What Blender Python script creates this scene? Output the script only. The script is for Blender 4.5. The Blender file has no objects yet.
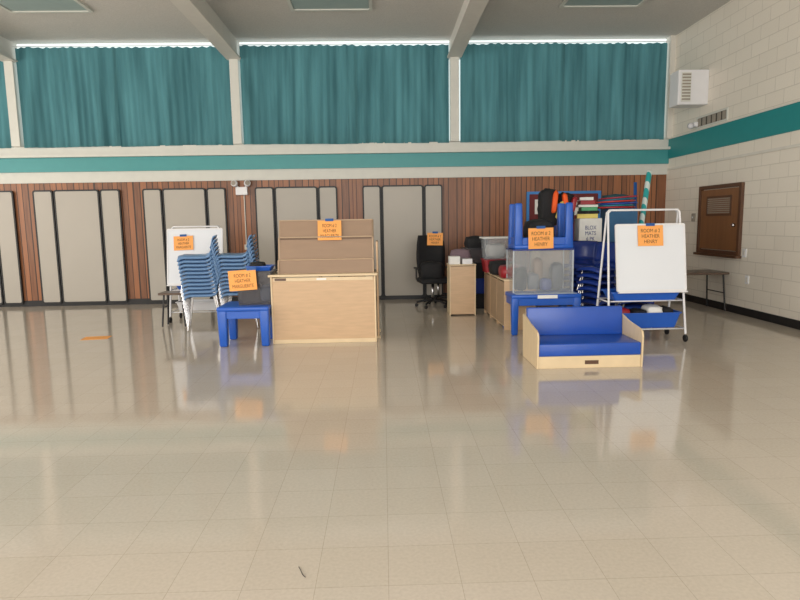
import bpy, bmesh, math, random
from mathutils import Vector, Matrix, Euler
random.seed(7)
sc=bpy.context.scene
COL=bpy.context.collection
try:
    sc.view_settings.view_transform='Standard'
except Exception: pass
# ------------------------------------------------------------------ helpers
def lin(c):
    r=[]
    for v in c:
        v=v/255.
        r.append(v/12.92 if v<=.04045 else ((v+.055)/1.055)**2.4)
    return (r[0],r[1],r[2],1)
MATS={}
def mat(name,c,rough=.5,metal=0,noise=0.06,nscale=8,alpha=1,emit=0,bump=0,bscale=60,stretch=(1,1,1),coat=0,spec=.5):
    if name in MATS: return MATS[name]
    m=bpy.data.materials.new(name); m.use_nodes=True
    nt=m.node_tree; N=nt.nodes; L=nt.links
    b=N['Principled BSDF']
    col=lin(c)
    tc=N.new('ShaderNodeTexCoord'); mp=N.new('ShaderNodeMapping'); mp.inputs['Scale'].default_value=stretch
    L.new(tc.outputs['Object'],mp.inputs['Vector'])
    nz=N.new('ShaderNodeTexNoise'); nz.inputs['Scale'].default_value=nscale; nz.inputs['Detail'].default_value=4
    L.new(mp.outputs[0],nz.inputs['Vector'])
    mx=N.new('ShaderNodeMix'); mx.data_type='RGBA'
    k=noise
    mx.inputs[6].default_value=tuple([max(0,x*(1-2*k)) for x in col[:3]]+[1])
    mx.inputs[7].default_value=tuple([min(1,x*(1+2*k)) for x in col[:3]]+[1])
    L.new(nz.outputs['Fac'],mx.inputs[0]); L.new(mx.outputs[2],b.inputs['Base Color'])
    b.inputs['Roughness'].default_value=rough; b.inputs['Metallic'].default_value=metal
    b.inputs['Alpha'].default_value=alpha
    b.inputs['Coat Weight'].default_value=coat
    b.inputs['Specular IOR Level'].default_value=spec
    if emit:
        b.inputs['Emission Color'].default_value=col; b.inputs['Emission Strength'].default_value=emit
    if bump:
        n2=N.new('ShaderNodeTexNoise'); n2.inputs['Scale'].default_value=bscale; L.new(mp.outputs[0],n2.inputs['Vector'])
        bp=N.new('ShaderNodeBump'); bp.inputs['Strength'].default_value=bump; bp.inputs['Distance'].default_value=.01
        L.new(n2.outputs['Fac'],bp.inputs['Height']); L.new(bp.outputs[0],b.inputs['Normal'])
    MATS[name]=m; return m

def mesh_obj(name,me,m,parent=None,loc=(0,0,0),rot=(0,0,0),label=None):
    o=bpy.data.objects.new(name,me); COL.objects.link(o)
    if m: me.materials.append(m)
    o.location=loc; o.rotation_euler=rot
    if parent: o.parent=parent
    if label: o['label']=label
    return o
def thing(name,label,cat,loc=(0,0,0),rz=0,group=None):
    e=bpy.data.objects.new(name,None); COL.objects.link(e); e.empty_display_size=.1
    e.location=loc; e.rotation_euler=(0,0,rz); e['label']=label; e['category']=cat
    if group: e['group']=group
    return e
def top(o,label,cat,group=None):
    o['label']=label; o['category']=cat
    if group: o['group']=group
    return o
def struct(o): o['kind']='structure'; return o
def boxme(size,bev=0,seg=2,taper=1.0):
    bm=bmesh.new(); bmesh.ops.create_cube(bm,size=1)
    for v in bm.verts:
        k=taper if v.co.z<0 else 1
        v.co=Vector((v.co.x*size[0]*k,v.co.y*size[1]*k,v.co.z*size[2]))
    if bev: bmesh.ops.bevel(bm,geom=bm.edges[:],offset=min(bev,min(size)*.45),segments=seg,affect='EDGES',profile=.5)
    me=bpy.data.meshes.new('m'); bm.to_mesh(me); bm.free()
    if bev and seg>2:
        for p in me.polygons: p.use_smooth=True
    return me
def box(name,c,size,m,parent=None,bev=.004,rot=(0,0,0),seg=2,taper=1.0,label=None):
    return mesh_obj(name,boxme(size,bev,seg,taper),m,parent,c,rot,label)
def bx(name,x0,x1,y0,y1,z0,z1,m,parent=None,bev=0,label=None):
    return box(name,((x0+x1)/2,(y0+y1)/2,(z0+z1)/2),(abs(x1-x0),abs(y1-y0),abs(z1-z0)),m,parent,bev,label=label)
def tubeme(paths,r,cyc=False,res=3):
    cu=bpy.data.curves.new('c','CURVE'); cu.dimensions='3D'; cu.bevel_depth=r; cu.bevel_resolution=res; cu.use_fill_caps=True
    for pts in paths:
        s=cu.splines.new('POLY'); s.points.add(len(pts)-1)
        for p,q in zip(s.points,pts): p.co=(q[0],q[1],q[2],1)
        s.use_cyclic_u=cyc
    o=bpy.data.objects.new('tmp',cu)
    COL.objects.link(o)
    dg=bpy.context.evaluated_depsgraph_get(); dg.update()
    me=bpy.data.meshes.new_from_object(o.evaluated_get(dg))
    me.materials.clear()
    bpy.data.objects.remove(o)
    for p in me.polygons: p.use_smooth=True
    return me
def tube(name,pts,r,m,parent=None,cyc=False,multi=False,label=None,loc=(0,0,0),rot=(0,0,0)):
    return mesh_obj(name,tubeme(pts if multi else [pts],r,cyc),m,parent,loc,rot,label)
def cyl(name,c,r,h,m,parent=None,rot=(0,0,0),r2=None,seg=24,bev=0,label=None):
    bm=bmesh.new(); bmesh.ops.create_cone(bm,cap_ends=True,segments=seg,radius1=r,radius2=r if r2 is None else r2,depth=h)
    if bev:
        es=[e for e in bm.edges if abs(e.verts[0].co.z-e.verts[1].co.z)<1e-6]
        bmesh.ops.bevel(bm,geom=es,offset=bev,segments=2,affect='EDGES')
    me=bpy.data.meshes.new('m'); bm.to_mesh(me); bm.free()
    for p in me.polygons: p.use_smooth=len(p.vertices)==4
    return mesh_obj(name,me,m,parent,c,rot,label)
def prism(name,poly,axis,a0,a1,m,parent=None,loc=(0,0,0),rot=(0,0,0),bev=0,label=None,hole=None):
    bm=bmesh.new()
    def mk(p,a):
        return {'x':(a,p[0],p[1]),'y':(p[0],a,p[1]),'z':(p[0],p[1],a)}[axis]
    n=len(poly)
    A=[bm.verts.new(mk(p,a0)) for p in poly]; B=[bm.verts.new(mk(p,a1)) for p in poly]
    if hole is None:
        bm.faces.new(A); bm.faces.new(B[::-1])
        for i in range(n): bm.faces.new((A[i],B[i],B[(i+1)%n],A[(i+1)%n]))
    else:
        C=[bm.verts.new(mk(p,a0)) for p in hole]; D=[bm.verts.new(mk(p,a1)) for p in hole]
        for i in range(n):
            j=(i+1)%n
            bm.faces.new((A[i],A[j],C[j],C[i])); bm.faces.new((B[i],D[i],D[j],B[j]))
            bm.faces.new((A[i],B[i],B[j],A[j])); bm.faces.new((C[i],C[j],D[j],D[i]))
    bmesh.ops.recalc_face_normals(bm,faces=bm.faces[:])
    if bev: bmesh.ops.bevel(bm,geom=bm.edges[:],offset=bev,segments=2,affect='EDGES')
    me=bpy.data.meshes.new('m'); bm.to_mesh(me); bm.free()
    return mesh_obj(name,me,m,parent,loc,rot,label)
def rrect(x0,x1,z0,z1,r,n=5):
    pts=[]
    for cx,cz,a0 in ((x1-r,z1-r,0),(x0+r,z1-r,90),(x0+r,z0+r,180),(x1-r,z0+r,270)):
        for k in range(n+1):
            a=math.radians(a0+90*k/n); pts.append((cx+r*math.cos(a),cz+r*math.sin(a)))
    return pts
def text(name,lines,size,m,parent,loc,rot=(math.pi/2,0,0),sp=1.0,sx=1.0,off=0.0):
    cu=bpy.data.curves.new('t','FONT'); cu.body="\n".join(lines); cu.size=size; cu.align_x='CENTER'; cu.align_y='CENTER'; cu.space_line=sp; cu.extrude=.0004
    cu.offset=off
    o=bpy.data.objects.new('tmp',cu); COL.objects.link(o)
    dg=bpy.context.evaluated_depsgraph_get(); dg.update()
    me=bpy.data.meshes.new_from_object(o.evaluated_get(dg)); me.materials.clear(); bpy.data.objects.remove(o)
    for v in me.vertices: v.co.x*=sx
    return mesh_obj(name,me,m,parent,loc,rot)
def dup(t,loc,rz=None):
    def cp(o,par):
        n=o.copy(); COL.objects.link(n)
        if par: n.parent=par; n.matrix_parent_inverse=o.matrix_parent_inverse.copy()
        for ch in o.children: cp(ch,n)
        return n
    n=cp(t,None); n.location=loc
    if rz is not None: n.rotation_euler=(0,0,rz)
    return n
def tubme(w,d,h,t=.004,taper=.88,rim=.015):
    bm=bmesh.new()
    def ring(hw,hd,z):
        return [bm.verts.new((x,y,z)) for x,y in rrect(-hw,hw,-hd,hd,min(hw,hd)*.18,3)]
    R=[ring(w/2*taper,d/2*taper,0),ring(w/2,d/2,h-.012),ring(w/2+rim,d/2+rim,h-.012),ring(w/2+rim,d/2+rim,h),ring(w/2-t,d/2-t,h),ring(w/2*taper-t,d/2*taper-t,t)]
    for a,b in zip(R,R[1:]):
        n=len(a)
        for i in range(n): bm.faces.new((a[i],a[(i+1)%n],b[(i+1)%n],b[i]))
    bm.faces.new(R[0][::-1]); bm.faces.new(R[-1])
    bmesh.ops.recalc_face_normals(bm,faces=bm.faces[:])
    me=bpy.data.meshes.new('m'); bm.to_mesh(me); bm.free(); return me
def sheet(name,prof,w,m,parent,curve=.02,thick=.006,nx=8,taper=None):
    bm=bmesh.new(); rows=[]; vert=prof[-1][1]-prof[0][1]>.15
    for j,(y,z) in enumerate(prof):
        ww=w if taper is None else w*taper[j]
        row=[]
        for i in range(nx+1):
            s=i/nx*2-1
            row.append(bm.verts.new((s*ww/2,y-(curve*s*s if vert else 0),z+(0 if vert else curve*s*s*.6))))
        rows.append(row)
    for a,b in zip(rows,rows[1:]):
        for i in range(nx): bm.faces.new((a[i],a[i+1],b[i+1],b[i]))
    bmesh.ops.recalc_face_normals(bm,faces=bm.faces[:])
    bmesh.ops.solidify(bm,geom=bm.faces[:],thickness=thick)
    me=bpy.data.meshes.new('m'); bm.to_mesh(me); bm.free()
    for p in me.polygons: p.use_smooth=True
    return mesh_obj(name,me,m,parent)

# ------------------------------------------------------------------ setting materials
def nodes(name):
    m=bpy.data.materials.new(name); m.use_nodes=True; return m,m.node_tree.nodes,m.node_tree.links,m.node_tree.nodes['Principled BSDF']
def floor_mat():
    m,N,L,b=nodes('vinyl_tile')
    tc=N.new('ShaderNodeTexCoord')
    br=N.new('ShaderNodeTexBrick'); br.offset=0; br.inputs['Scale'].default_value=1
    br.inputs['Brick Width'].default_value=.305; br.inputs['Row Height'].default_value=.305; br.inputs['Mortar Size'].default_value=.0014
    br.inputs['Mortar Smooth'].default_value=.3
    br.inputs['Color1'].default_value=lin((202,192,178)); br.inputs['Color2'].default_value=lin((199,189,174)); br.inputs['Mortar'].default_value=lin((174,163,148))
    L.new(tc.outputs['Object'],br.inputs['Vector'])
    nz=N.new('ShaderNodeTexNoise'); nz.inputs['Scale'].default_value=60; nz.inputs['Detail'].default_value=6; L.new(tc.outputs['Object'],nz.inputs['Vector'])
    cr=N.new('ShaderNodeValToRGB'); cr.color_ramp.elements[0].position=.3; cr.color_ramp.elements[0].color=(.93,.925,.915,1); cr.color_ramp.elements[1].position=.65; cr.color_ramp.elements[1].color=(1.02,1.02,1.02,1)
    L.new(nz.outputs['Fac'],cr.inputs[0])
    mx=N.new('ShaderNodeMix'); mx.data_type='RGBA'; mx.blend_type='MULTIPLY'; mx.inputs[0].default_value=1
    L.new(br.outputs['Color'],mx.inputs[6]); L.new(cr.outputs[0],mx.inputs[7])
    L.new(mx.outputs[2],b.inputs['Base Color'])
    n2=N.new('ShaderNodeTexNoise'); n2.inputs['Scale'].default_value=1.3; n2.inputs['Detail'].default_value=5; L.new(tc.outputs['Object'],n2.inputs['Vector'])
    mr=N.new('ShaderNodeMapRange'); mr.inputs[3].default_value=.04; mr.inputs[4].default_value=.14; L.new(n2.outputs['Fac'],mr.inputs[0]); L.new(mr.outputs[0],b.inputs['Roughness'])
    n3=N.new('ShaderNodeTexNoise'); n3.inputs['Scale'].default_value=4; n3.inputs['Detail'].default_value=3; L.new(tc.outputs['Object'],n3.inputs['Vector'])
    bp=N.new('ShaderNodeBump'); bp.inputs['Strength'].default_value=.12; bp.inputs['Distance'].default_value=.01; L.new(n3.outputs['Fac'],bp.inputs['Height']); L.new(bp.outputs[0],b.inputs['Normal'])
    b.inputs['Specular IOR Level'].default_value=1.0
    return m
def block_mat(name,axis,c1=(228,221,208)):
    m,N,L,b=nodes(name)
    tc=N.new('ShaderNodeTexCoord'); sp=N.new('ShaderNodeSeparateXYZ'); cb=N.new('ShaderNodeCombineXYZ')
    L.new(tc.outputs['Object'],sp.inputs[0]); L.new(sp.outputs[axis],cb.inputs[0]); L.new(sp.outputs['Z'],cb.inputs[1])
    br=N.new('ShaderNodeTexBrick'); br.offset=.5; br.inputs['Scale'].default_value=1
    br.inputs['Brick Width'].default_value=.4; br.inputs['Row Height'].default_value=.2; br.inputs['Mortar Size'].default_value=.006; br.inputs['Mortar Smooth'].default_value=.4
    br.inputs['Color1'].default_value=lin(c1); br.inputs['Color2'].default_value=lin(tuple(x-4 for x in c1)); br.inputs['Mortar'].default_value=lin(tuple(x-24 for x in c1))
    L.new(cb.outputs[0],br.inputs['Vector']); L.new(br.outputs['Color'],b.inputs['Base Color'])
    nz=N.new('ShaderNodeTexNoise'); nz.inputs['Scale'].default_value=40; L.new(tc.outputs['Object'],nz.inputs['Vector'])
    mm=N.new('ShaderNodeMath'); mm.operation='MULTIPLY_ADD'; mm.inputs[1].default_value=-1.5; L.new(br.outputs['Fac'],mm.inputs[0]); L.new(nz.outputs['Fac'],mm.inputs[2])
    bp=N.new('ShaderNodeBump'); bp.inputs['Strength'].default_value=.35; bp.inputs['Distance'].default_value=.008; L.new(mm.outputs[0],bp.inputs['Height']); L.new(bp.outputs[0],b.inputs['Normal'])
    b.inputs['Roughness'].default_value=.45
    return m
def panel_mat():
    m,N,L,b=nodes('knotty_wood_paneling')
    tc=N.new('ShaderNodeTexCoord'); sp=N.new('ShaderNodeSeparateXYZ'); L.new(tc.outputs['Object'],sp.inputs[0])
    nw=N.new('ShaderNodeTexNoise'); nw.noise_dimensions='1D'; nw.inputs['Scale'].default_value=1.7; L.new(sp.outputs['X'],nw.inputs['W'])
    wx=N.new('ShaderNodeMath'); wx.operation='MULTIPLY_ADD'; wx.inputs[1].default_value=.3; L.new(nw.outputs['Fac'],wx.inputs[0]); L.new(sp.outputs['X'],wx.inputs[2])
    dv=N.new('ShaderNodeMath'); dv.operation='DIVIDE'; dv.inputs[1].default_value=.105; L.new(wx.outputs[0],dv.inputs[0])
    fl=N.new('ShaderNodeMath'); fl.operation='FLOOR'; L.new(dv.outputs[0],fl.inputs[0])
    fr=N.new('ShaderNodeMath'); fr.operation='FRACT'; L.new(dv.outputs[0],fr.inputs[0])
    wn=N.new('ShaderNodeTexWhiteNoise'); wn.noise_dimensions='1D'; L.new(fl.outputs[0],wn.inputs['W'])
    mp=N.new('ShaderNodeMapping'); mp.inputs['Scale'].default_value=(14,1,1.2); L.new(tc.outputs['Object'],mp.inputs[0])
    cbv=N.new('ShaderNodeVectorMath'); cbv.operation='ADD'; L.new(mp.outputs[0],cbv.inputs[0]); L.new(wn.outputs['Color'],cbv.inputs[1])
    nz=N.new('ShaderNodeTexNoise'); nz.inputs['Scale'].default_value=2; nz.inputs['Detail'].default_value=5; L.new(cbv.outputs[0],nz.inputs['Vector'])
    av=N.new('ShaderNodeMath'); av.operation='MULTIPLY_ADD'; av.inputs[1].default_value=.45; L.new(wn.outputs['Value'],av.inputs[0])
    hf=N.new('ShaderNodeMath'); hf.operation='MULTIPLY'; hf.inputs[1].default_value=.6; L.new(nz.outputs['Fac'],hf.inputs[0]); L.new(hf.outputs[0],av.inputs[2])
    cr=N.new('ShaderNodeValToRGB'); cr.color_ramp.elements[0].color=lin((100,62,40)); cr.color_ramp.elements[1].color=lin((168,108,68)); cr.color_ramp.elements[0].position=.12; cr.color_ramp.elements[1].position=.9
    L.new(av.outputs[0],cr.inputs[0])
    gt=N.new('ShaderNodeMath'); gt.operation='LESS_THAN'; gt.inputs[1].default_value=.14; L.new(fr.outputs[0],gt.inputs[0])
    mx=N.new('ShaderNodeMix'); mx.data_type='RGBA'; mx.inputs[7].default_value=lin((56,34,22)); L.new(gt.outputs[0],mx.inputs[0]); L.new(cr.outputs[0],mx.inputs[6])
    L.new(mx.outputs[2],b.inputs['Base Color'])
    bp=N.new('ShaderNodeBump'); bp.invert=True; bp.inputs['Strength'].default_value=.6; bp.inputs['Distance'].default_value=.01; L.new(gt.outputs[0],bp.inputs['Height']); L.new(bp.outputs[0],b.inputs['Normal'])
    b.inputs['Roughness'].default_value=.4
    return m
def curtain_mat():
    m,N,L,b=nodes('teal_curtain')
    tc=N.new('ShaderNodeTexCoord'); mp=N.new('ShaderNodeMapping'); mp.inputs['Scale'].default_value=(5,1,.4); L.new(tc.outputs['Object'],mp.inputs[0])
    nz=N.new('ShaderNodeTexNoise'); nz.inputs['Scale'].default_value=1.5; nz.inputs['Detail'].default_value=6; L.new(mp.outputs[0],nz.inputs['Vector'])
    cr=N.new('ShaderNodeValToRGB'); cr.color_ramp.elements[0].position=.3; cr.color_ramp.elements[0].color=lin((68,110,116)); cr.color_ramp.elements[1].position=.7; cr.color_ramp.elements[1].color=lin((92,142,148))
    L.new(nz.outputs['Fac'],cr.inputs[0]); L.new(cr.outputs[0],b.inputs['Base Color']); b.inputs['Roughness'].default_value=.9; b.inputs['Specular IOR Level'].default_value=.1
    tr=N.new('ShaderNodeBsdfTranslucent'); L.new(cr.outputs[0],tr.inputs[0]); ms=N.new('ShaderNodeMixShader'); ms.inputs[0].default_value=.25
    L.new(b.outputs[0],ms.inputs[1]); L.new(tr.outputs[0],ms.inputs[2]); L.new(ms.outputs[0],N['Material Output'].inputs[0])
    return m
M_floor=floor_mat(); M_blockY=block_mat('painted_block_side','Y'); M_blockX=block_mat('painted_block_rear','X')
M_wood=panel_mat(); M_curt=curtain_mat()
M_ceil=mat('fiber_ceiling',(204,200,194),.95,noise=.1,nscale=45,bump=.4,bscale=110)
M_white=mat('white_paint',(206,206,198),.5,noise=.03)
M_cream=mat('cream_paint',(212,208,198),.5,noise=.03)
M_teal=mat('teal_paint',(36,132,134),.45,noise=.03)
M_teal2=mat('pale_teal_paint',(66,146,148),.45,noise=.03)
M_black=mat('black_rubber',(22,22,24),.5)
M_day=mat('daylit_glass',(225,235,235),.4,emit=1.0,noise=.02)
M_beam=mat('beam_paint',(212,208,200),.6,noise=.03)
M_birch=mat('birch_ply',(198,166,130),.4,noise=.08,nscale=4,stretch=(1,1,9))
M_birch2=mat('birch_edge',(218,196,160),.4,noise=.06,nscale=5,stretch=(1,6,1))
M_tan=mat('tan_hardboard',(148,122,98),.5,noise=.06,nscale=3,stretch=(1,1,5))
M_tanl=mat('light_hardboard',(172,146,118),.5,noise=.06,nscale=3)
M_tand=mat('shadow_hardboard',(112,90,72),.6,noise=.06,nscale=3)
M_blue=mat('blue_plastic',(30,88,184),.35,noise=.05)
M_vinyl=mat('blue_vinyl',(28,76,168),.3,noise=.05,bump=.06)
M_slate=mat('slate_blue_plastic',(106,142,184),.35,noise=.05)
M_navy=mat('navy_plastic',(30,54,130),.25,noise=.05)
M_chrome=mat('chrome_tube',(190,190,192),.22,metal=1,noise=.02)
M_frame=mat('white_enamel',(222,222,224),.3,noise=.02)
M_board=mat('whiteboard',(222,226,232),.18,noise=.015,nscale=2)
M_orange=mat('orange_paper',(244,168,90),.7,noise=.03)
M_ink=mat('dark_ink',(70,42,24),.7)
M_tape=mat('blue_tape',(24,82,150),.6)
M_grey=mat('grey_laminate',(174,168,158),.45,noise=.02,nscale=2)
M_dark=mat('black_fabric',(24,24,27),.8,noise=.15,nscale=30)
M_red=mat('red_plastic',(150,28,40),.4)
M_clear=mat('clear_plastic',(206,212,216),.08,alpha=.2)
M_smoke=mat('smoky_plastic',(90,88,92),.2,alpha=.5)
M_paper=mat('white_paper',(232,232,228),.7)
M_green=mat('green_plastic',(70,160,110),.5)
M_yel=mat('yellow_paper',(226,206,110),.6)
M_org=mat('orange_fabric',(236,92,30),.7)
M_door=mat('brown_door_wood',(128,88,56),.35,noise=.12,nscale=3,stretch=(6,6,.5))
M_dkwood=mat('dark_wood',(88,60,42),.4,noise=.1)
M_tabletop=mat('brown_laminate',(96,78,66),.3)
M_diff=mat('dull_diffuser',(156,172,170),.5,noise=.03)
M_vent=mat('tan_metal',(150,142,130),.5)

# ------------------------------------------------------------------ room
YB=11.7; XR=5.5; XL=-11.0; YR=-4.0; H=4.85
def st(name,*a,**k): return struct(bx(name,*a,**k))
st('floor',XL,XR,YR,YB,-.1,0,M_floor)
st('ceiling',XL,XR,YR,YB,H,H+.1,M_ceil)
st('wall_back',XL,XR,YB,YB+.15,0,H,M_cream)
st('wall_right',XR,XR+.15,YR,YB+.15,0,H,M_blockY)
st('wall_left',XL-.15,XL,YR,YB+.15,0,H,M_blockY)
st('wall_rear',XL-.15,XR+.15,YR-.15,YR,0,H,M_blockX)
st('trim_1',XL,XR,YB-.03,YB,0.0,2.33,M_wood)
st('trim_2',XL,XR,YB-.06,YB,2.33,2.53,M_white)
st('trim_3',XL,XR,YB-.10,YB,2.53,2.79,M_teal2)
st('trim_4',XL,XR,YB-.19,YB,2.79,2.84,M_white)
st('trim_5',XL,XR,YB-.10,YB,2.84,2.99,M_white)
st('baseboard_back',XL,XR,YB-.045,YB,0,.11,M_black,bev=.004)
st('baseboard_right',XR-.015,XR,YR,YB-.05,0,.12,M_black,bev=.004)
st('baseboard_left',XL,XL+.015,YR,YB-.05,0,.12,M_black,bev=.004)
st('trim_6',XR-.02,XR,YR,YB-.1,2.62,2.98,M_teal)
st('trim_7',XR-.02,XR,YR,YB-.1,2.40,2.44,M_cream)
st('trim_8',XR-.03,XR,YR,YB-.1,2.98,3.0,M_cream)
cols=[-10.75,-6.72,-2.67,1.38]
tn=9
for x in cols:
    st('trim_%d'%tn,x-.08,x+.08,YB-.20,YB,2.99,4.50,M_white,bev=.005); tn+=1
    st('trim_%d'%tn,x-.07,x+.07,YR,YB,4.53,H,M_beam); tn+=1
    st('trim_%d'%tn,x-.13,x+.13,YR,YB,4.50,4.53,M_beam); tn+=1
st('trim_%d'%tn,5.40,5.5,YB-.2,YB,2.99,H,M_cream); tn+=1
bays=[(-10.67,-6.80),(-6.64,-2.75),(-2.59,1.30),(1.46,5.40)]
def curtain(x0,x1,z0,z1,y,seed):
    rnd=random.Random(seed); n=int((x1-x0)/.01); bm=bmesh.new(); zs=[0,.05,.15,.3,.45,.6,.75,.88,.95,.98,1]
    comps=[(rnd.uniform(.11,.15),rnd.random()*6,.008),(rnd.uniform(.2,.28),rnd.random()*6,.014),(rnd.uniform(.45,.65),rnd.random()*6,.026),(rnd.uniform(.9,1.3),rnd.random()*6,.02),(rnd.uniform(.07,.09),rnd.random()*6,.003)]
    drift=[rnd.uniform(-1,1) for _ in comps]
    rows=[]
    for t in zs:
        row=[]
        for i in range(n+1):
            xx=(x1-x0)*i/n; yy=0
            for k,((l,p,a),d) in enumerate(zip(comps,drift)): yy+=a*(.7+.5*math.sin(xx*(1.3+k)+seed*k))*math.sin(xx*2*math.pi/l+p+d*(t-1)*1.6+1.6*math.sin(xx*2.1+seed+t))
            zz=z0+(z1-z0)*t
            if t==1: zz-=.018*(.5+.5*math.sin(xx*2*math.pi/.15))
            if t==0: zz+=.006*math.sin(xx*2+seed)
            row.append(bm.verts.new((x0+xx,y+yy*(1.0-.3*t),zz)))
        rows.append(row)
    for a,b in zip(rows,rows[1:]):
        for i in range(n): bm.faces.new((a[i],a[i+1],b[i+1],b[i]))
    me=bpy.data.meshes.new('m'); bm.to_mesh(me); bm.free()
    for q in me.polygons: q.use_smooth=True
    o=mesh_obj('curtain',me,M_curt); top(o,'teal pleated fabric curtain hanging across the high window','curtain','teal window curtains')
for k,(a,b) in enumerate(bays):
    struct(bx('window_%d'%(k+1),a,b,YB-.012,YB+.01,3.02,4.84,M_day))
    s=[.47,.46,.55,.5][k]; mid=a+(b-a)*s
    curtain(a+.03,mid+.02,2.975,4.75,YB-.14,k*3+1)
    curtain(mid-.01,b-.02,2.975,4.75,YB-.11,k*3+2)
    t=tube('curtain_rod',[(a,YB-.12,4.765),(b,YB-.12,4.765)],.008,M_frame); top(t,'thin white curtain track above the teal curtains','curtain rod','curtain rods')
for i,(cx,cy) in enumerate([(-5.09,9.37),(-.74,9.37),(3.49,9.3),(-5.09,4),(-.74,4),(3.49,4)]):
    t=thing('ceiling_light','square recessed ceiling light with pale green diffuser, switched off','light',(cx,cy,H),group='ceiling lights')
    prism('frame',rrect(-.64,.64,-.64,.64,.02,1),'z',-.03,0,M_white,t,hole=rrect(-.59,.59,-.59,.59,.02,1))
    box('diffuser',(0,0,-.008),(1.17,1.17,.012),M_diff,t,0)

# ------------------------------------------------------------------ folding wall panels
def wallpanel(x0,x1):
    cx=(x0+x1)/2; w=x1-x0; zt=2.2
    t=thing('folding_wall_panel','beige folding wall panel unit with wide center leaf and black edging','wall panel',(cx,YB-.03,0),group='folding wall panels')
    g=.010; s1=-w/2+w*.235; s2=w/2-w*.235
    bx('backing',-w/2+.02,w/2-.02,-.008,-.0005,.06,zt-.03,M_black,t)
    for k,(a,b) in enumerate([(-w/2,s1-g),(s1+g,s2-g),(s2+g,w/2)]):
        p=prism('panel',rrect(a+.02,b-.02,.08,zt-.02,.03),'y',-.05,-.008,M_grey,t)
        prism('edging',rrect(a,b,.05,zt,.05),'y',-.056,-.008,M_black,p,hole=rrect(a+.026,b-.026,.078,zt-.028,.03))
for a,b in [(-10.5,-8.95),(-8.5,-6.93),(-6.57,-4.95),(-4.53,-2.97),(-2.42,-.86),(-.38,1.15)]: wallpanel(a,b)

t=thing('emergency_light','white twin-head emergency light unit with conduit','emergency light',(-2.66,YB-.03,2.12))
box('housing',(0,-.045,.01),(.22,.09,.15),M_frame,t,.01)
for s in (-1,1):
    h=cyl('lamp_head',(s*.12,-.10,.15),.06,.08,M_frame,t,rot=(math.radians(80),0,s*.3),bev=.008)
    cyl('lens',(0,0,.043),.045,.006,M_vent,h)
    tube('lamp_arm',[(s*.05,-.045,.07),(s*.11,-.07,.13)],.012,M_frame,t)
tube('conduit',[(0.03,-.010,-.06),(0.03,-.010,-1.0)],.010,M_cream,t)
box('switch_box',(.03,-.018,-1.05),(.07,.035,.1),M_cream,t,.005)

t=thing('bulletin_board','maroon bulletin board with blue border on the paneling','bulletin board',(3.5,YB-.03,1.5))
bx('surface',-.68,.68,-.015,0,-.5,.5,mat('maroon_felt',(112,50,52),.9),t)
prism('frame',rrect(-.72,.72,-.54,.54,.01,1),'y',-.03,0,mat('border_blue',(58,130,200),.5),t,hole=rrect(-.67,.67,-.49,.49,.01,1))
for i,(x,z,m) in enumerate([(-.45,.25,M_paper),(-.1,.28,M_yel),(.3,.22,M_paper),(-.3,-.1,M_green)]): box('pinned_paper',(x,-.018,z),(.22,.003,.28),m,t,0)

# ------------------------------------------------------------------ right wall fittings
t=thing('heater_unit','white wall-mounted fan unit with louvered side','heater',(5.245,10.28,3.38))
box('housing',(0,.16,.285),(.52,.32,.57),M_frame,t,.015)
bx('grille',-.21,-.05,-.012,0.002,.05,.52,M_white,t)
for i in range(9): bx('louver',-.20,-.06,-.02,-.011,.075+i*.05,.10+i*.05,M_vent,t)
t=thing('security_camera','small white dome security camera on block wall','camera',(5.42,10.6,3.08))
box('mount',(.045,0,.02),(.07,.1,.08),M_frame,t,.01)
bm=bmesh.new(); bmesh.ops.create_uvsphere(bm,u_segments=16,v_segments=10,radius=.055); me=bpy.data.meshes.new('m'); bm.to_mesh(me); bm.free()
for p in me.polygons:p.use_smooth=True
mesh_obj('dome',me,mat('dome_white',(200,200,204),.2),t,(-.03,0,0))
t=thing('wall_vent','long metal wall vent grille in block wall','vent',(5.5,10.13,3.02))
prism('frame',rrect(-.48,.48,0,.2,.01,1),'x',-.015,0,M_white,t,hole=rrect(-.45,.45,.03,.17,.01,1))
bx('backing',-.006,0,-.46,.46,.02,.18,mat('duct_dark',(70,66,60),.7),t)
for i in range(6): box('louver',(-.009,-.38+i*.152,.1),(.008,.1,.13),M_vent,t,.001)
t=thing('service_hatch','brown wooden service hatch with louvered vent and knob','hatch',(5.5,9.72,.92))
prism('frame',rrect(-.62,.62,-.02,1.10,.01,1),'x',-.05,0,M_dkwood,t,hole=rrect(-.56,.56,.04,1.04,.01,1))
bx('door',-.035,-.005,-.55,.55,.05,1.03,M_door,t)
prism('vent_grille',rrect(-.36,.36,.60,.92,.01,1),'x',-.048,-.034,M_dkwood,t,hole=rrect(-.33,.33,.63,.89,.01,1))
for i in range(8): box('slat',(-.040,0,.65+i*.032),(.012,.66,.016),M_vent,t,.001)
cyl('knob',(-.06,-.47,.45),.028,.05,M_chrome,t,rot=(0,math.pi/2,0),bev=.006)
bx('sill',-.09,0,-.64,.64,-.06,-.02,M_dkwood,t,.004)
for (y,z,n) in [(9.0,.95,'light_switch'),(8.9,.55,'wall_outlet')]:
    t=thing(n,'small white electrical plate on painted block wall','outlet',(5.5,y,z))
    box('plate',(-.006,0,0),(.012,.09,.13),M_frame,t,.004); box('socket',(-.013,0,0),(.006,.035,.07),M_cream,t,.002)
t=thing('push_button_box','small beige electrical box beside the hatch','outlet',(5.5,10.55,1.5)); box('plate',(-.015,0,0),(.032,.09,.14),M_vent,t,.005); box('button',(-.033,0,0),(.008,.03,.03),M_frame,t,.002)

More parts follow.
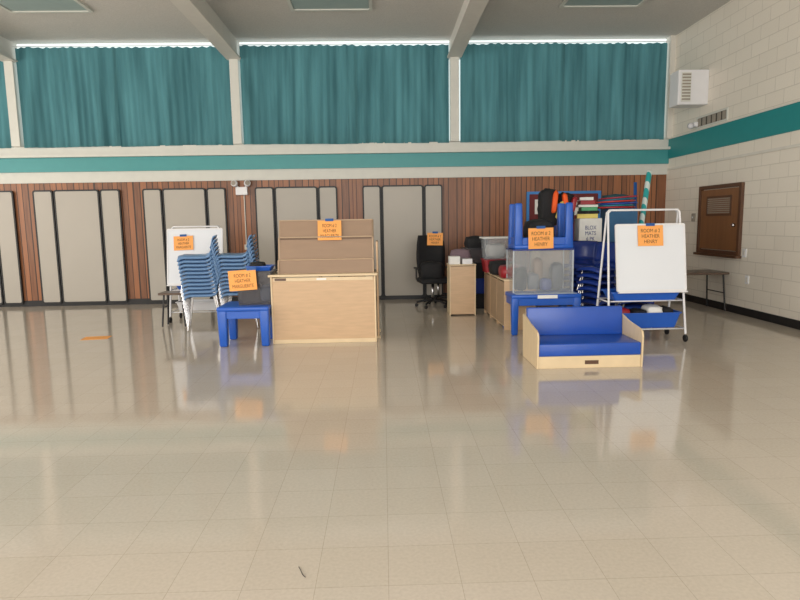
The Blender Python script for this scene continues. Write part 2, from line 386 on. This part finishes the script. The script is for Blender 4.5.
def thin_table(label,x,y,w,d,h,m,name='folding_table'):
    t=thing(name,label,'table',(x,y,0))
    box('tabletop',(0,0,h-.0175),(w,d,.035),m,t,.01)
    for sx in (-1,1):
        for sy in (-1,1): tube('leg',[(sx*(w/2-.07),sy*(d/2-.06),h-.03),(sx*(w/2-.03),sy*(d/2-.03),0.012)],.013,M_black,t)
        tube('crossbar',[(sx*(w/2-.05),-(d/2-.045),.3),(sx*(w/2-.05),d/2-.045,.3)],.009,M_black,t)
    return t
thin_table('brown folding table with dark metal legs by the wall',4.97,9.6,.98,.6,.63,M_tabletop)
thin_table('small low table with thin dark legs in front of easel',-3.13,9.0,.40,.30,.52,M_tabletop,'small_table')
# ------------------------------------------------------------------ signs
def sign(x,y,z,w,h,lines,tilt=0,roll=0,rz=0,tape=True,label='orange paper room sign with hand-lettered dark writing',tx=0):
    t=thing('paper_sign',label,'sign',(x,y,z),group='orange room signs'); t.rotation_euler=(tilt,roll,rz)
    box('paper',(0,0,0),(w,.002,h),M_orange,t,0)
    s=h*.25
    text('lettering',lines,s,M_ink,t,(0,-.0020,-.008),sp=1.05,sx=min(1.05,(w*.92)/(s*.70*max(len(l) for l in lines))),off=-.0003)
    if tape: box('tape',(tx,-.003,h/2+.008),(w*.35,.002,.035),M_tape,t,0)
    return t
LA=['ROOM # 2','HEATHER','MARGUERITE']; LB=['ROOM # 2','HEATHER','HENRY']

# ------------------------------------------------------------------ easels
def easel(x,y,w,zt,board,label,rz=0,bxo=0,lean=.24):
    t=thing('whiteboard_easel',label,'easel',(x,y,0),rz=rz)
    hw=w/2
    for s,n in ((-1,'front_frame'),(1,'rear_frame')):
        tube(n,[(-hw,s*lean,.1),(-hw+.03,s*.02,zt-.03),(-hw+.06,s*.02,zt),(hw-.06,s*.02,zt),(hw-.03,s*.02,zt-.03),(hw,s*lean,.1)],.014,M_frame,t)
    for z in (.16,.5):
        yy=lean*(1-z/zt)
        tube('shelf_rail',[(-hw,-yy,z),(hw,-yy,z),(hw,yy,z),(-hw,yy,z)],.009,M_frame,t,cyc=True)
    z0,z1,bw=board
    a=math.atan(lean/zt)
    zc=(z0+z1)/2; hh=(z1-z0)/math.cos(a)/2
    b=box('board',(bxo,-lean*(1-zc/zt)-.045,zc),(bw,.014,hh*2),M_board,t,.003,rot=(-a,0,0))
    prism('board_frame',rrect(-bw/2-.012,bw/2+.012,-hh-.012,hh+.012,.02,2),'y',-.012,.012,M_frame,b,hole=rrect(-bw/2+.01,bw/2-.01,-hh+.01,hh-.01,.02,2))
    bx('marker_tray',-bw/2,bw/2,-.06,-.005,-hh-.03,-hh-.012,M_frame,b)
    for sx in (-1,1):
        for sy in (-1,1):
            c=cyl('caster',(sx*hw,sy*lean,.045),.045,.03,M_black,t,rot=(0,math.pi/2,0),bev=.006)
            tube('caster_stem',[(0,0,0),(-.06,0,0)],.008,M_chrome,c)
    return t,a,lean
eR,a,ln=easel(3.18,7.32,.94,1.60,(.63,1.42,.83),'white tube-frame whiteboard easel on black casters with blue trays',bxo=.055)
mesh_obj('storage_tray',tubme(.84,.36,.11),M_blue,eR,(0,0,.505))
mesh_obj('storage_tray',tubme(.84,.44,.19),M_blue,eR,(0,0,.172))
sign(3.23,7.32-.24*(1-1.29/1.60)-.068,1.29,.31,.25,LB,tilt=-a)
def bundle(name,label,cat,c,size,m,seed=0,group=None,rot=(0,0,0)):
    bm=bmesh.new(); bmesh.ops.create_cube(bm,size=1); bmesh.ops.subdivide_edges(bm,edges=bm.edges[:],cuts=5,use_grid_fill=True)
    rnd=random.Random(seed)
    for v in bm.verts:
        q=v.co.copy(); n=q.normalized()*.62
        q=q.lerp(n,.5)
        v.co=Vector((q.x*size[0],q.y*size[1],q.z*size[2]))*(1+rnd.uniform(-.06,.06))
    me=bpy.data.meshes.new('m'); bm.to_mesh(me); bm.free()
    for p in me.polygons:p.use_smooth=True
    o=mesh_obj(name,me,m,None,c,rot); return top(o,label,cat,group)
for i,(x,w_,h_,m) in enumerate([(-.26,.2,.2,M_red),(-.04,.18,.18,M_dark),(.15,.18,.22,M_paper),(.31,.12,.2,M_dark)]):
    bundle('toy_bundle','small loose toys lying in the blue easel tray','toys',(3.18+x,7.32,.172+.012+h_/2*1.15),(w_,.26,h_),m,60+i,'toys in easel tray')
eL,a2,ln2=easel(-2.93,9.55,.80,1.48,(.60,1.44,.84),'white tube-frame whiteboard easel on black casters holding low shelves')
mesh_obj('storage_tray',tubme(.66,.3,.14),M_frame,eL,(0,0,.172)); mesh_obj('storage_tray',tubme(.66,.26,.08),M_blue,eL,(0,0,.505))
sign(-3.10,9.55-.24*(1-1.22/1.48)-.068,1.23,.30,.22,LA,tilt=-a2,roll=-.03)

# ------------------------------------------------------------------ stacking chairs
def chair(label,m,loc,rz,group,sc_=1.0,seat_h=0.0,bh=1.0,lr=.0105):
    t=thing('stacking_chair',label,'chair',loc,rz,group); t.scale=(sc_,sc_,sc_)
    Z=lambda z: z+seat_h
    sheet('seat',[(-.225,Z(.300)),(-.215,Z(.335)),(-.15,Z(.35)),(0,Z(.345)),(.09,Z(.345)),(.135,Z(.36)),(.155,Z(.40))],.42,m,t,curve=-.05,thick=.022)
    sheet('backrest',[(.155,Z(.40)),(.166,Z(.40+.05*bh)),(.172,Z(.40+.10*bh)),(.180,Z(.40+.17*bh)),(.196,Z(.40+.235*bh)),(.225,Z(.40+.262*bh)),(.23,Z(.40+.255*bh))],.42,m,t,curve=.05,thick=.012,taper=[.97,1,1,1,1,.98,.98])
    for sx in (-1,1):
        tube('leg',[(sx*.13,-.10,Z(.325)),(sx*.15,-.14,Z(.31)),(sx*.19,-.20,.012)],lr,M_chrome,t)
        tube('leg',[(sx*.13,.08,Z(.325)),(sx*.15,.11,Z(.31)),(sx*.19,.20,.012)],lr,M_chrome,t)
    return t
def stack(x,y,n,m,rz,label,group,dz=.075,dy=.006,s=1.0,seat_h=0.0,bh=1.0,lr=.0105):
    c=chair(label,m,(x,y,0),rz,group,s,seat_h,bh,lr)
    for i in range(1,n):
        d=Matrix.Rotation(rz,3,'Z')@Vector((0,-dy*i,0))
        dup(c,(x+d.x,y+d.y,dz*i))
stack(-2.62,8.76,11,M_slate,-math.pi/2+.22,'light blue plastic shell chair with chrome legs, nested in a stack','light blue stacked chairs',dz=.054,s=1.18,seat_h=.12,bh=.55,lr=.007)
stack(-2.10,8.86,11,M_slate,-math.pi/2+.10,'light blue plastic shell chair with chrome legs, nested in a stack','light blue stacked chairs',dz=.054,s=1.18,seat_h=.12,bh=.55,lr=.007)
stack(2.92,7.98,7,M_navy,-math.pi/2+.45,'navy blue plastic child chair with chrome legs, stacked','navy stacked chairs',dz=.088)
stack(3.42,8.06,4,M_navy,-.2,'navy blue plastic child chair with chrome legs, stacked','navy stacked chairs',dz=.088)
stack(2.80,8.54,7,M_navy,-math.pi/2+.7,'navy blue plastic child chair with chrome legs, stacked','navy stacked chairs',dz=.088)

# ------------------------------------------------------------------ blue plastic tables
def plastic_table(label,loc,w,d,h,flip=False,leg=.09,m=None):
    m=m or M_blue
    t=thing('plastic_table',label,'table',loc)
    if flip:
        t.rotation_euler=(math.pi,0,0); t.location=(loc[0],loc[1],loc[2]+h)
    box('tabletop',(0,0,h-.03),(w,d,.06),m,t,.02,seg=3)
    for s in (-1,1):
        bx('apron',-w/2+.05,w/2-.05,s*(d/2-.03)-.012,s*(d/2-.03)+.012,h-.15,h-.05,m,t,.006)
        bx('apron',s*(w/2-.03)-.012,s*(w/2-.03)+.012,-d/2+.05,d/2-.05,h-.15,h-.05,m,t,.006)
    for sx in (-1,1):
        for sy in (-1,1):
            box('leg',(sx*(w/2-leg/2-.002),sy*(d/2-leg/2-.002),(h-.04)/2),(leg,leg,h-.04),m,t,.02,seg=3,taper=.8)
    return t
plastic_table('blue plastic square child table with thick molded legs',(-1.74,7.62,0),.64,.60,.50,leg=.12)
def tote(label,loc,w,d,h,m,name='storage_tote',lid=None,cat='bin',taper=.9):
    t=thing(name,label,cat,loc)
    mesh_obj('body',tubme(w,d,h,taper=taper),m,t)
    if lid: box('lid',(0,0,h+.012),(w+.04,d+.04,.024),lid,t,.008)
    return t
tote('smoky clear plastic storage tote standing on blue table',(-1.62,7.66,.50),.46,.38,.42,M_smoke)
bundle('cloth_bundle','crumpled dark grey cloth bundle inside the smoky tote','cloth',(-1.70,7.66,.64),(.24,.22,.24),M_dark,3)
bundle('cloth_bundle','crumpled blue cloth bundle inside the smoky tote','cloth',(-1.49,7.66,.63),(.15,.22,.20),M_slate,4)
tote('shallow blue plastic tray resting across the tote rim',(-1.56,7.66,.922),.30,.26,.06,M_blue,name='plastic_tray',cat='tray')
bundle('toy_bag','small black bag lying on the blue tray','bag',(-1.60,7.66,.975),(.18,.16,.10),M_dark,5)
sign(-1.74,7.405,.82,.34,.25,LA,tilt=-.05,roll=-.06,tx=.12)

# ------------------------------------------------------------------ birch cabinet and book display
t=thing('storage_cabinet','birch plywood storage cabinet seen from its plain back','cabinet',(-.76,7.78,0))
bx('back_panel',-.645,.645,-.30,-.285,.05,.83,M_birch,t,.002)
for s in (-1,1): bx('side_panel',s*.645-.01,s*.645+.01,-.31,.30,0.0,.845,M_birch2,t,.004)
bx('base_rail',-.635,.635,-.30,-.28,0.0,.05,M_birch2,t,.003)
bx('top_panel',-.68,.68,-.33,.32,.845,.875,M_birch2,t,.006)
bx('top_trim',-.62,.62,-.305,-.296,.79,.835,M_birch2,t,.003)
bx('shelf',-.63,.63,-.28,.29,.42,.44,M_birch2,t)
bx('name_label',-.60,-.46,-.309,-.304,.797,.828,M_dkwood,t)
bx('name_label',-.08,.04,-.309,-.304,.80,.825,M_paper,t)
t=thing('book_display','grey-brown stepped book display rack standing on the birch cabinet','display rack',(-.73,7.80,.875))
prof=[(-.24,0),(.22,0),(.22,.66),(.02,.66),(-.04,.45),(-.10,.45),(-.14,.17),(-.20,.17)]
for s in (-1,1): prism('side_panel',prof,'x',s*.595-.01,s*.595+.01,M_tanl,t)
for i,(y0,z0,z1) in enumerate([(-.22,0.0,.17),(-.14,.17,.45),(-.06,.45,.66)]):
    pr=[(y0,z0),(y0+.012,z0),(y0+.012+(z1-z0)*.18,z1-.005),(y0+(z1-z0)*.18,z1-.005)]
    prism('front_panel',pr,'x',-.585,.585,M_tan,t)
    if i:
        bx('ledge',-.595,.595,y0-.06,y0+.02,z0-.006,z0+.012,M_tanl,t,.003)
        bx('ledge_shade_strip',-.58,.58,y0-.045,y0-.037,z0-.026,z0-.006,M_tand,t)  # dark strip that paints in the shade under the ledge
bx('back_panel',-.585,.585,.205,.22,0,.66,M_tan,t)
bx('top_panel',-.60,.60,-.03,.22,.655,.672,M_tanl,t,.003)
sign(-.68,7.695,1.41,.30,.25,LA,tilt=-.15)
t=thing('birch_divider','low birch divider panel standing against the cabinet side','panel',(-.085,7.95,0))
bx('panel',-.012,.012,-.26,.30,.03,1.26,M_birch,t,.004)
for y in (-.22,.26): bx('foot',-.03,.03,y-.03,y+.03,0,.03,M_birch2,t,.003)

# ------------------------------------------------------------------ office chairs
def office(x,y,rz,label,k=1.0,group='black office chairs'):
    t=thing('office_chair',label,'chair',(x,y,0),rz,group); t.scale=(k,k,k)
    for i in range(5):
        a_=i*math.tau/5+.3; X,Y=math.cos(a_)*.29,math.sin(a_)*.29
        tube('base_leg',[(0,0,.12),(X*.6,Y*.6,.11),(X,Y,.075)],.018,M_black,t)
        cyl('caster',(X,Y,.03),.03,.04,M_black,t,rot=(0,math.pi/2,a_+1.57),bev=.006)
    cyl('gas_column',(0,0,.27),.025,.34,M_chrome,t)
    box('seat',(0,0,.47),(.5,.48,.09),M_dark,t,.035,seg=4)
    sheet('backrest',[(.20,.52),(.235,.65),(.25,.8),(.25,.95),(.235,1.1),(.24,1.26)],.50,M_dark,t,curve=.06,thick=.03,taper=[.85,.95,1,1,.98,.88])
    tube('back_bar',[(0,.05,.42),(0,.25,.44),(0,.28,.8)],.02,M_black,t)
    for s in (-1,1):
        tube('arm_post',[(s*.22,.02,.46),(s*.29,.02,.5),(s*.29,.02,.68)],.014,M_black,t)
        box('armrest',(s*.29,0,.69),(.06,.26,.03),M_black,t,.012)
    return t
office(.86,10.55,.15,'black office chair with high curved back and armrests')
office(1.02,11.22,.35,'black office chair tucked close against the wall panels',.9)
sign(.92,10.69,1.19,.28,.22,LB,roll=.03,label='small orange paper room sign taped to black chair')
bundle('backpack','black backpack slumped on the office chair seat','bag',(.84,10.50,.64),(.38,.26,.3),M_dark,41)

# ------------------------------------------------------------------ small birch box, white boxes
t=thing('birch_cube','small birch plywood storage cube','cabinet',(1.25,9.66,0))
for s in (-1,1): bx('side_panel',s*.20-.008,s*.20+.008,-.2,.2,0,.80,M_birch2,t,.003)
bx('front_panel',-.195,.195,-.195,-.18,.02,.79,M_birch,t,.002); bx('top_panel',-.215,.215,-.21,.21,.80,.82,M_birch2,t,.004); bx('back_panel',-.19,.19,.185,.198,.02,.79,M_birch,t)
def carton(x,y,z,w,d,h,m,label,name='cardboard_box',words=None,cat='box',rz=0):
    t=thing(name,label,cat,(x,y,z),rz)
    box('body',(0,0,h/2),(w,d,h),m,t,.004)
    for s in (-1,1): box('flap',(s*w/4,0,h+.002),(w/2-.004,d,.004),m,t,0)
    box('packing_tape',(0,0,h+.0052),(.05,d+.002,.001),M_cream,t,0)
    if words: text('lettering',words,h/(len(words)+1.2)*.8,M_navy,t,(0,-d/2-.002,h/2),sx=.8)
    return t
carton(1.13,9.6,.82,.17,.2,.12,M_paper,'small white carton on the birch cube')
carton(1.33,9.6,.82,.16,.2,.08,M_frame,'low white carton on the birch cube')
bundle('cloth_bundle','grey and pink folded cloth on the birch cube','cloth',(1.25,9.78,.93),(.3,.12,.22),mat('mauve_cloth',(120,100,108),.9),44)
for i,m in enumerate([M_dark,M_navy,M_dark,M_smoke]):
    tote('dark plastic storage bin in a stack by the paneling',(1.62,10.35,i*.262),.52,.36,.26,m)
bundle('black_bag','black cloth bag on the stacked dark bins','bag',(1.60,10.35,1.12),(.36,.26,.22),M_dark,45)
t=thing('low_shelf','long low birch shelf unit with closed panels','shelf',(1.87,8.92,0))
bx('top_panel',-.24,.22,-.82,.82,.68,.70,M_birch2,t,.004); bx('bottom_panel',-.21,.21,-.81,.81,.03,.05,M_birch2,t)
for y in (-.81,-.27,.27,.81): bx('divider',-.23,.21,y-.009,y+.009,0,.68,M_birch,t,.002)
bx('back_panel',.195,.208,-.8,.8,.03,.68,M_birch,t)
for y in (-.54,0,.54): bx('door_panel',-.23,-.22,y-.25,y+.25,.06,.66,M_tanl,t,.003)
tote('red plastic storage tote on the low shelf',(1.78,9.45,.70),.42,.40,.20,M_red,lid=None)
tote('clear plastic tub with white lid stacked on red tote',(1.77,9.45,.903),.42,.36,.32,M_clear,lid=M_paper)
bundle('paper_bundle','stack of white papers inside the clear tub','paper',(1.77,9.45,1.03),(.28,.26,.2),mat('grey_paper',(190,190,188),.7),8)
bundle('black_bag','black cloth bag on the low shelf','bag',(1.76,8.90,.80),(.34,.4,.20),M_dark,9)
bundle('black_bag','dark red cloth bag on the low shelf','bag',(1.80,8.45,.78),(.3,.3,.18),M_red,10)

# ------------------------------------------------------------------ blue activity table group
pt=plastic_table('large blue plastic activity table with thick molded legs',(2.11,8.02,0),.92,.68,.54,leg=.1)
bx('label_strip',-.12,.14,-.347,-.338,.485,.53,M_paper,pt,.002,label='white paper label strip')
t=thing('paper_shine_sheet','pale blue-white sheet painting the shine on blue activity table','paper',(2.11,7.765,.541))
box('sheet',(0,0,.001),(.80,.16,.002),mat('pale_shine',(196,210,230),.4),t,0)  # pale sheet widened so its colour stands in for the table top shine
t=thing('clear_display_box','clear acrylic box holding assorted dark toys','box',(2.11,8.07,.54))
M_edge=mat('frosted_edge',(205,212,218),.3,alpha=.8)
for s in (-1,1):
    bx('side_panel',s*.40-.004,s*.40+.004,-.2,.24,0,.56,M_clear,t)
    for y in (-.19,.23): bx('corner_post',s*.396-.008,s*.396+.008,y-.008,y+.008,0,.56,M_edge,t)
bx('front_panel',-.396,.396,-.2,-.194,0,.56,M_clear,t); bx('back_panel',-.396,.396,.234,.24,0,.56,M_clear,t)
bx('lid',-.41,.41,-.21,.25,.56,.58,M_navy,t,.004)
for i,(x,y,w,h,m) in enumerate([(-.26,0,.16,.30,M_dark),(-.08,.08,.16,.22,mat('grey_plastic',(110,112,116),.4)),(.08,-.02,.14,.16,M_navy),(.25,.06,.16,.34,mat('dgrey_plastic',(64,68,76),.4)),(.0,.12,.12,.40,M_tan)]):
    bundle('toy_bundle','assorted toy piled inside the clear box','toys',(2.11+x,8.08+y,.54+h/2*1.14),(w,.16,h),m,20+i,'toys in clear box')
plastic_table('blue plastic child table stored upside down with legs up',(2.11,8.07,1.12),.78,.46,.60,flip=True,leg=.11)
bundle('black_bag','black nylon bag lying between upturned table legs','bag',(2.10,8.10,1.34),(.36,.3,.30),M_dark,51)
sign(2.06,7.825,1.26,.33,.27,LB,roll=-.02)
# ------------------------------------------------------------------ stored cabinet behind with clutter
t=thing('storage_cabinet','tall birch storage cabinet loaded with boxes and bags','cabinet',(3.1,9.25,0))
bx('back_panel',-.74,.74,-.26,-.245,.03,1.03,M_birch,t)
for s in (-1,1): bx('side_panel',s*.75-.01,s*.75+.01,-.27,.27,0,1.04,M_birch2,t,.003)
bx('top_panel',-.77,.77,-.28,.28,1.04,1.065,M_birch2,t,.004)
bx('shelf',-.73,.73,-.24,.25,.5,.52,M_birch2,t)
carton(3.12,9.12,1.065,.34,.24,.44,M_paper,'white carton with printed dark blue lettering',words=['BLOX','MATS','6 PK'])
carton(2.62,9.15,1.065,.46,.3,.34,M_navy,'dark blue carton under black bags')
carton(3.60,9.15,1.065,.44,.34,.58,mat('teal_box',(40,90,130),.6),'blue carton supporting colored hoops')
for i,(m,w_,l,h_) in enumerate([(M_yel,.3,'yellow',.06),(M_dark,.32,'black',.04),(M_green,.24,'green',.05),(M_paper,.30,'white',.03),(M_red,.22,'red',.06),(M_paper,.2,'white',.04)]):
    zz=1.512+sum([.06,.04,.05,.03,.06,.04][:i])+i*.006
    carton(3.12+random.uniform(-.03,.03),9.15,zz,w_,.2,h_,m,l+' flat game box in a messy pile on the white carton','game_box',rz=random.uniform(-.35,.35))
bundle('duffel_bag','black duffel bag piled on dark blue carton','bag',(2.50,9.12,1.67),(.26,.26,.54),M_dark,31)
bundle('duffel_bag','black nylon bag piled on dark blue carton','bag',(2.77,9.15,1.64),(.24,.24,.48),M_dark,32)
for i,(x,z,rx,m) in enumerate([(2.56,1.76,.12,M_org),(2.72,1.74,-.15,M_org),(2.64,1.64,.3,M_yel),(2.84,1.72,.2,M_red)]):
    bundle('safety_vest','bright colored fabric vest draped over the black bags','vest',(x,8.965,z),(.065,.09,.30-.03*i),m,70+i,'draped vests',rot=(0,rx,0))
HN=['red','teal','blue','bright red','dark teal','crimson']
for i,c in enumerate([(170,40,50),(40,130,150),(50,80,170),(190,60,60),(30,110,140),(160,40,60)]):
    rr=.31-.025*((i*2)%3)
    pts=[(math.cos(k/32*math.tau)*rr,math.sin(k/32*math.tau)*rr*.75,.004*i*math.cos(k/32*math.tau)) for k in range(32)]
    h=tube('hula_hoop',pts,.012,mat('hoop%d'%i,c,.35),cyc=True,loc=(3.57+.03*((i*7)%3-1),9.2,1.668+i*.030)); top(h,HN[i]+' plastic hula hoop lying flat on stacked boxes','hoop','hula hoops')
bundle('ball_bag','dark teal mesh bag bulging inside the stacked hoops','bag',(3.56,9.2,1.76),(.36,.28,.2),mat('dteal_cloth',(30,70,80),.7),80)
def spiral_mat():
    m,N,L,b=nodes('spiral_wrap'); tc=N.new('ShaderNodeTexCoord'); w=N.new('ShaderNodeTexWave'); w.bands_direction='DIAGONAL'; w.inputs['Scale'].default_value=2.6
    L.new(tc.outputs['Object'],w.inputs[0]); cr=N.new('ShaderNodeValToRGB'); cr.color_ramp.interpolation='CONSTANT'; cr.color_ramp.elements[1].position=.62
    cr.color_ramp.elements[0].color=lin((50,165,165)); cr.color_ramp.elements[1].color=lin((215,228,225)); L.new(w.outputs[0],cr.inputs[0]); L.new(cr.outputs[0],b.inputs['Base Color']); return m
p=cyl('foam_pole',(3.94,9.2,1.11),.040,2.22,spiral_mat(),rot=(0,.12,0)); top(p,'teal and white spiral-wrapped pole leaning beside cabinet','pole')
p=cyl('foam_pole',(3.99,9.46,1.03),.025,2.06,M_tape,rot=(0,-.02,0)); top(p,'slim blue foam pole standing beside cabinet','pole')
for i,(m,l) in enumerate([(M_navy,'navy'),(M_red,'red'),(M_smoke,'grey'),(M_blue,'blue')]):
    tote(l+' plastic storage bin in a stack behind the easel',(3.62,8.68,i*.262),.50,.36,.26,m,lid=None)

# ------------------------------------------------------------------ toddler bench
t=thing('toddler_bench','low birch toddler bench with blue vinyl cushions','bench',(2.07,6.2,0))
w=.54
ep=[(-.31,0),(.31,0),(.33,.46),(.30,.48),(.20,.46),(.02,.42),(-.24,.39),(-.30,.37),(-.32,.32)]
for s in (-1,1): prism('end_panel',ep,'x',s*(w-.008)-.009,s*(w-.008)+.009,M_birch2,t,bev=.003)
bx('front_rail',-.522,.522,-.30,-.28,.0,.125,M_birch2,t,.004)
bx('seat_board',-.522,.522,-.28,.26,.105,.125,M_birch2,t)
box('seat_cushion',(0,-.06,.19),(1.043,.49,.13),M_vinyl,t,.014,seg=3)
box('back_board',(0,.27,.31),(1.04,.02,.44),M_birch2,t,.004,rot=(-.06,0,0))
box('back_cushion',(0,.225,.40),(1.043,.07,.31),M_vinyl,t,.012,seg=3,rot=(-.08,0,0))
box('maker_plate',(.02,-.3015,.06),(.14,.003,.04),M_dkwood,t,.001)

t=thing('paper_sign','orange paper lying flat on the tile floor','sign',(-3.93,8.15,0.0015))
box('paper',(0,0,0),(.34,.24,.002),M_orange,t,0,rot=(0,0,.15))
p=tube('hair_strand',[(-.40,2.48,.0025),(-.39,2.46,.0025),(-.375,2.42,.0025),(-.36,2.40,.0025)],.0015,M_black); top(p,'tiny dark strand lying on the tile floor','debris')

# ------------------------------------------------------------------ lights
def area(name,loc,rot,sx,sy,e,c):
    l=bpy.data.lights.new(name,'AREA'); l.shape='RECTANGLE'; l.size=sx; l.size_y=sy; l.energy=e; l.color=c
    o=bpy.data.objects.new(name,l); COL.objects.link(o); o.location=loc; o.rotation_euler=rot; return o
area('rear_fill_light',(-1.5,YR+.1,2.4),(math.radians(90),0,0),12,3.8,820,(1,.985,.965))  # added fill, no window modeled behind it; enlarged to brighten the ceiling
area('left_fill_light',(XL+.1,3.5,2.4),(math.radians(90),0,math.radians(-90)),12,3.4,540,(1,.955,.90))  # added warm fill from the left; the wall there has no window
w=bpy.data.worlds.new('world'); sc.world=w; w.use_nodes=True; w.node_tree.nodes['Background'].inputs[0].default_value=(.8,.85,.9,1); w.node_tree.nodes['Background'].inputs[1].default_value=.6

# ------------------------------------------------------------------ camera
pitch=math.radians(7.4); yaw=math.radians(1.5); roll=0.016
R=Matrix.Rotation(-yaw,3,'Z')@Matrix.Rotation(math.radians(90)-pitch,3,'X')@Matrix.Rotation(-roll,3,'Z')
cam=bpy.data.cameras.new('camera'); co=bpy.data.objects.new('camera',cam); COL.objects.link(co)
co.matrix_world=Matrix.Translation((0,0,1.5))@R.to_4x4(); cam.sensor_width=36; cam.lens=27
sc.camera=co
